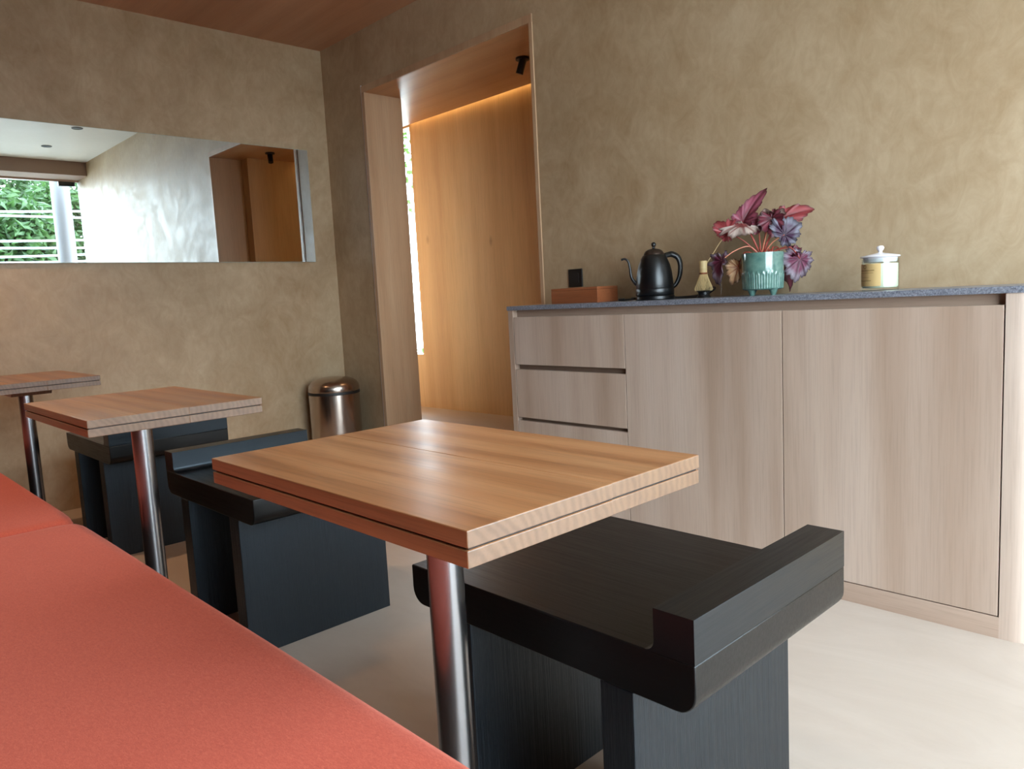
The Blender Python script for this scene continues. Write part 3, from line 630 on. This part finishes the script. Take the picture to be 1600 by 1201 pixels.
# ------------------------------------------------------------------ lamps
sp_ = thing('ceiling_spotlight', 'small black cylinder spotlight under the passage ceiling', 'spotlight', (1.43, 0.325, ZH))
link('mount_plate', lathe([(0, 0), (0.036, 0), (0.037, -0.003), (0.036, -0.011), (0, -0.012)], 32), M['black'], sp_, smooth=True)
d = Vector((-0.35, -0.12, -1)).normalized(); p0 = Vector((0.004, 0, -0.010))
link('lamp_head', tube([tuple(p0), tuple(p0+d*0.072)], 0.0195, 24, sm=0), M['black'], sp_, smooth=True)
l = bpy.data.lights.new('spotlight_beam', 'SPOT'); l.energy = 1.5; l.color = (1.0, 0.66, 0.38); l.spot_size = math.radians(110); l.spot_blend = 0.9; l.shadow_soft_size = 0.02
o = bpy.data.objects.new('spotlight_beam', l); COL.objects.link(o); o.parent = sp_; o.location = p0+d*0.08; o.rotation_euler = d.to_track_quat('-Z', 'Y').to_euler()
LAMPS = [(4.32, -0.53), (3.41, -0.49), (2.50, -0.50), (4.30, -2.30), (3.10, -2.30), (2.00, -2.30)]
def downlight(x, y, z, power, lab, ang=100):
    t = thing('downlight', lab, 'downlight', (x, y, z), group='black recessed ceiling downlights')
    link('trim_ring', lathe([(0.036, -0.001), (0.046, -0.001), (0.047, -0.004), (0.044, -0.0065), (0.036, -0.004)], 32), M['black'], t, smooth=True)
    link('lens', lathe([(0, -0.002), (0.034, -0.002), (0.035, -0.0015), (0, -0.0010)], 24), M['lamp'] if power else M['black'], t, smooth=True)
    if power:
        l = bpy.data.lights.new('downlight_beam', 'SPOT'); l.energy = power; l.color = (1.0, 0.62, 0.34); l.spot_size = math.radians(ang); l.spot_blend = 0.7; l.shadow_soft_size = 0.03
        o = bpy.data.objects.new('downlight_beam', l); COL.objects.link(o); o.parent = t; o.location = (0, 0, -0.02)
    return t
for i, (x, y) in enumerate(LAMPS):
    downlight(x, y, HC, (0, 0, 0, 0.5, 1.5, 9.0)[i], ('black ceiling downlight nearest the glazing, seen in the mirror', 'black ceiling downlight at the top edge of the mirror, farther from the glazing',
              'black ceiling downlight above the cabinet doors', 'black ceiling downlight above the near end of the bench', 'black ceiling downlight above the nearest table', 'black ceiling downlight above the middle table')[i])
downlight(0.85, -2.25, HW, 22.0, 'black ceiling downlight in the wooden ceiling above the farthest table')

# ------------------------------------------------------------------ outside the glazing
struct(link('ground_outside', bx(5.6, 26, -14, 12, -0.25, -0.12), M['pavement']))
struct(link('ground_behind', bx(-9, 3.3, 1.0, 9, -0.25, -0.12), M['pavement']))
tag(link('round_column', lathe([(0, -0.12), (0.10, -0.12), (0.10, 2.75), (0, 2.75)], 40, c=(5.98, -0.045)), M['column'], smooth=True), 'white round column standing outside the glazing, seen in the mirror', 'column')
def leafcloud(n, c, rad, size, seed, shape=None):
    rnd = random.Random(seed); bm = bmesh.new(); k = 0
    while k < n:
        p = Vector((rnd.uniform(-1, 1), rnd.uniform(-1, 1), rnd.uniform(-1, 1)))
        L = p.length
        if L > 1 or L < 0.35: continue
        if noise.noise(p*2.6+Vector((seed, 0, 0))) < -0.08: continue
        k += 1; q = Vector(c)+Vector((p.x*rad[0], p.y*rad[1], p.z*rad[2]))
        d = Vector((rnd.uniform(-1, 1), rnd.uniform(-1, 1), rnd.uniform(-0.9, 0.3))).normalized(); s_ = d.orthogonal().normalized()
        s_ = (Matrix.Rotation(rnd.uniform(0, 6.28), 3, d) @ s_); l = size*rnd.uniform(0.6, 1.3); h = d.cross(s_)*l*0.08
        v = [bm.verts.new(q+w_) for w_ in (Vector((0, 0, 0)), d*l*0.45+s_*l*0.22+h, d*l, d*l*0.45-s_*l*0.22+h, d*l*0.5-h)]
        bm.faces.new((v[0], v[1], v[4])); bm.faces.new((v[1], v[2], v[4])); bm.faces.new((v[2], v[3], v[4])); bm.faces.new((v[3], v[0], v[4]))
    return bm
for i, (x, y, h, r, lab) in enumerate(((9.6, 0.0, 3.0, 0.82, 'leafy green tree outside, nearest, at the left edge of the mirror'), (11.6, 1.75, 3.65, 1.2, 'leafy green tree outside, behind and right of the white column in the mirror'), (14.6, 0.8, 4.5, 1.5, 'tall leafy tree outside, farthest back behind the cables in the mirror'))):
    t = thing('tree', lab, 'tree', (x, y, -0.12), group='trees outside the glazing')
    link('crown', leafcloud(5200, (0, 0, h-r*0.85), (r, r*1.05, r), 0.20, i+1), M['leaf'], t)
    link('trunk', tube([(0, 0, 0), (0.05, 0.04, h*0.4), (0.0, -0.05, h*0.75)], [0.11, 0.08, 0.03], 10), M['bark'], t, smooth=True)
cab = ((8.0, -0.0, 3.05, -0.03), (8.0, 0.06, 2.98, 0.0), (8.1, 0.1, 2.55, 0.04), (8.2, 0.2, 2.50, -0.03), (8.0, 0.0, 2.14, 0.02), (8.1, 0.0, 2.05, -0.01), (8.0, 0.0, 1.93, 0.03), (8.2, 0.1, 1.86, 0.0))
for i, (x, dx, z, sl) in enumerate(cab):
    bm = tube([(x+dx, -5, z-sl*3), (x, -2.2, z-sl*1.2-0.06), (x, 0, z-0.06), (x-dx, 3, z+sl*2+0.02)], 0.016, 6)
    tag(link('overhead_cable', bm, M['cable'], smooth=True), ('pale overhead cable outside, %s of those crossing the trees in the mirror' % ('highest', 'second highest', 'third from the top', 'fourth from the top', 'fourth from the bottom', 'third from the bottom', 'second lowest', 'lowest')[i]), 'cable', 'overhead cables outside the glazing')
hb = thing('hoarding', 'low hoarding of faded red, grey and blue sheets outside, low in the mirror', 'hoarding', (17.0, 1.0, -0.12))
for i, (y0, y1, mt) in enumerate(((-3.4, -1.4, 'hoard1'), (-1.4, -0.2, 'hoard3'), (-0.2, 0.9, 'hoard2'), (0.9, 3.2, 'hoard3'))):
    link('panel', bx(0, 0.08, y0, y1-0.03, 0, 2.95), M[mt], hb, bevel=0.01)
# greenery beyond the passage window
struct(link('trim_3', bx(-1.6, 0.4, 1.0, 1.35, 2.42, 2.52), M['beam']))
vn = thing('hanging_vine', 'sparse green vine hanging outside the passage window', 'vine', (-0.55, 1.15, 2.3))
bm = bmesh.new(); rnd = random.Random(4); stems = bmesh.new()
for k in range(12):
    x0 = -0.50+k*0.07+rnd.uniform(-0.03, 0.03); y0 = rnd.uniform(-0.1, 0.15); z_end = -rnd.uniform(0.25, 0.75)
    pts = [(x0, y0, 0.119), (x0+0.03, y0, z_end*0.5), (x0+rnd.uniform(-0.05, 0.05), y0, z_end)]
    tube(pts, 0.0018, 5, stems)
    for j in range(16):
        t = rnd.uniform(0, 1); p = Vector(pts[0]).lerp(Vector(pts[2]), t)+Vector((rnd.uniform(-0.03, 0.03), rnd.uniform(-0.03, 0.03), 0))
        d_ = Vector((rnd.uniform(-1, 1), rnd.uniform(-1, 1), -0.6)).normalized(); s_ = d_.orthogonal().normalized()*0.02; l = 0.05
        v = [bm.verts.new(p+q) for q in (Vector((0, 0, 0)), d_*l*0.4+s_, d_*l, d_*l*0.4-s_)]; bm.faces.new(v)
link('leaves', bm, M['vine'], vn); link('stems', stems, M['bark'], vn)
sh = thing('shrub', 'small shrub outside at the bottom of the passage window', 'shrub', (-0.75, 1.55, -0.12))
link('foliage', leafcloud(420, (0, 0, 0.62), (0.45, 0.25, 0.14), 0.06, 9), M['vine'], sh)
link('stem', tube([(0, 0, 0), (0.02, 0.0, 0.3), (0, 0, 0.58)], [0.012, 0.008, 0.004], 7), M['bark'], sh, smooth=True)
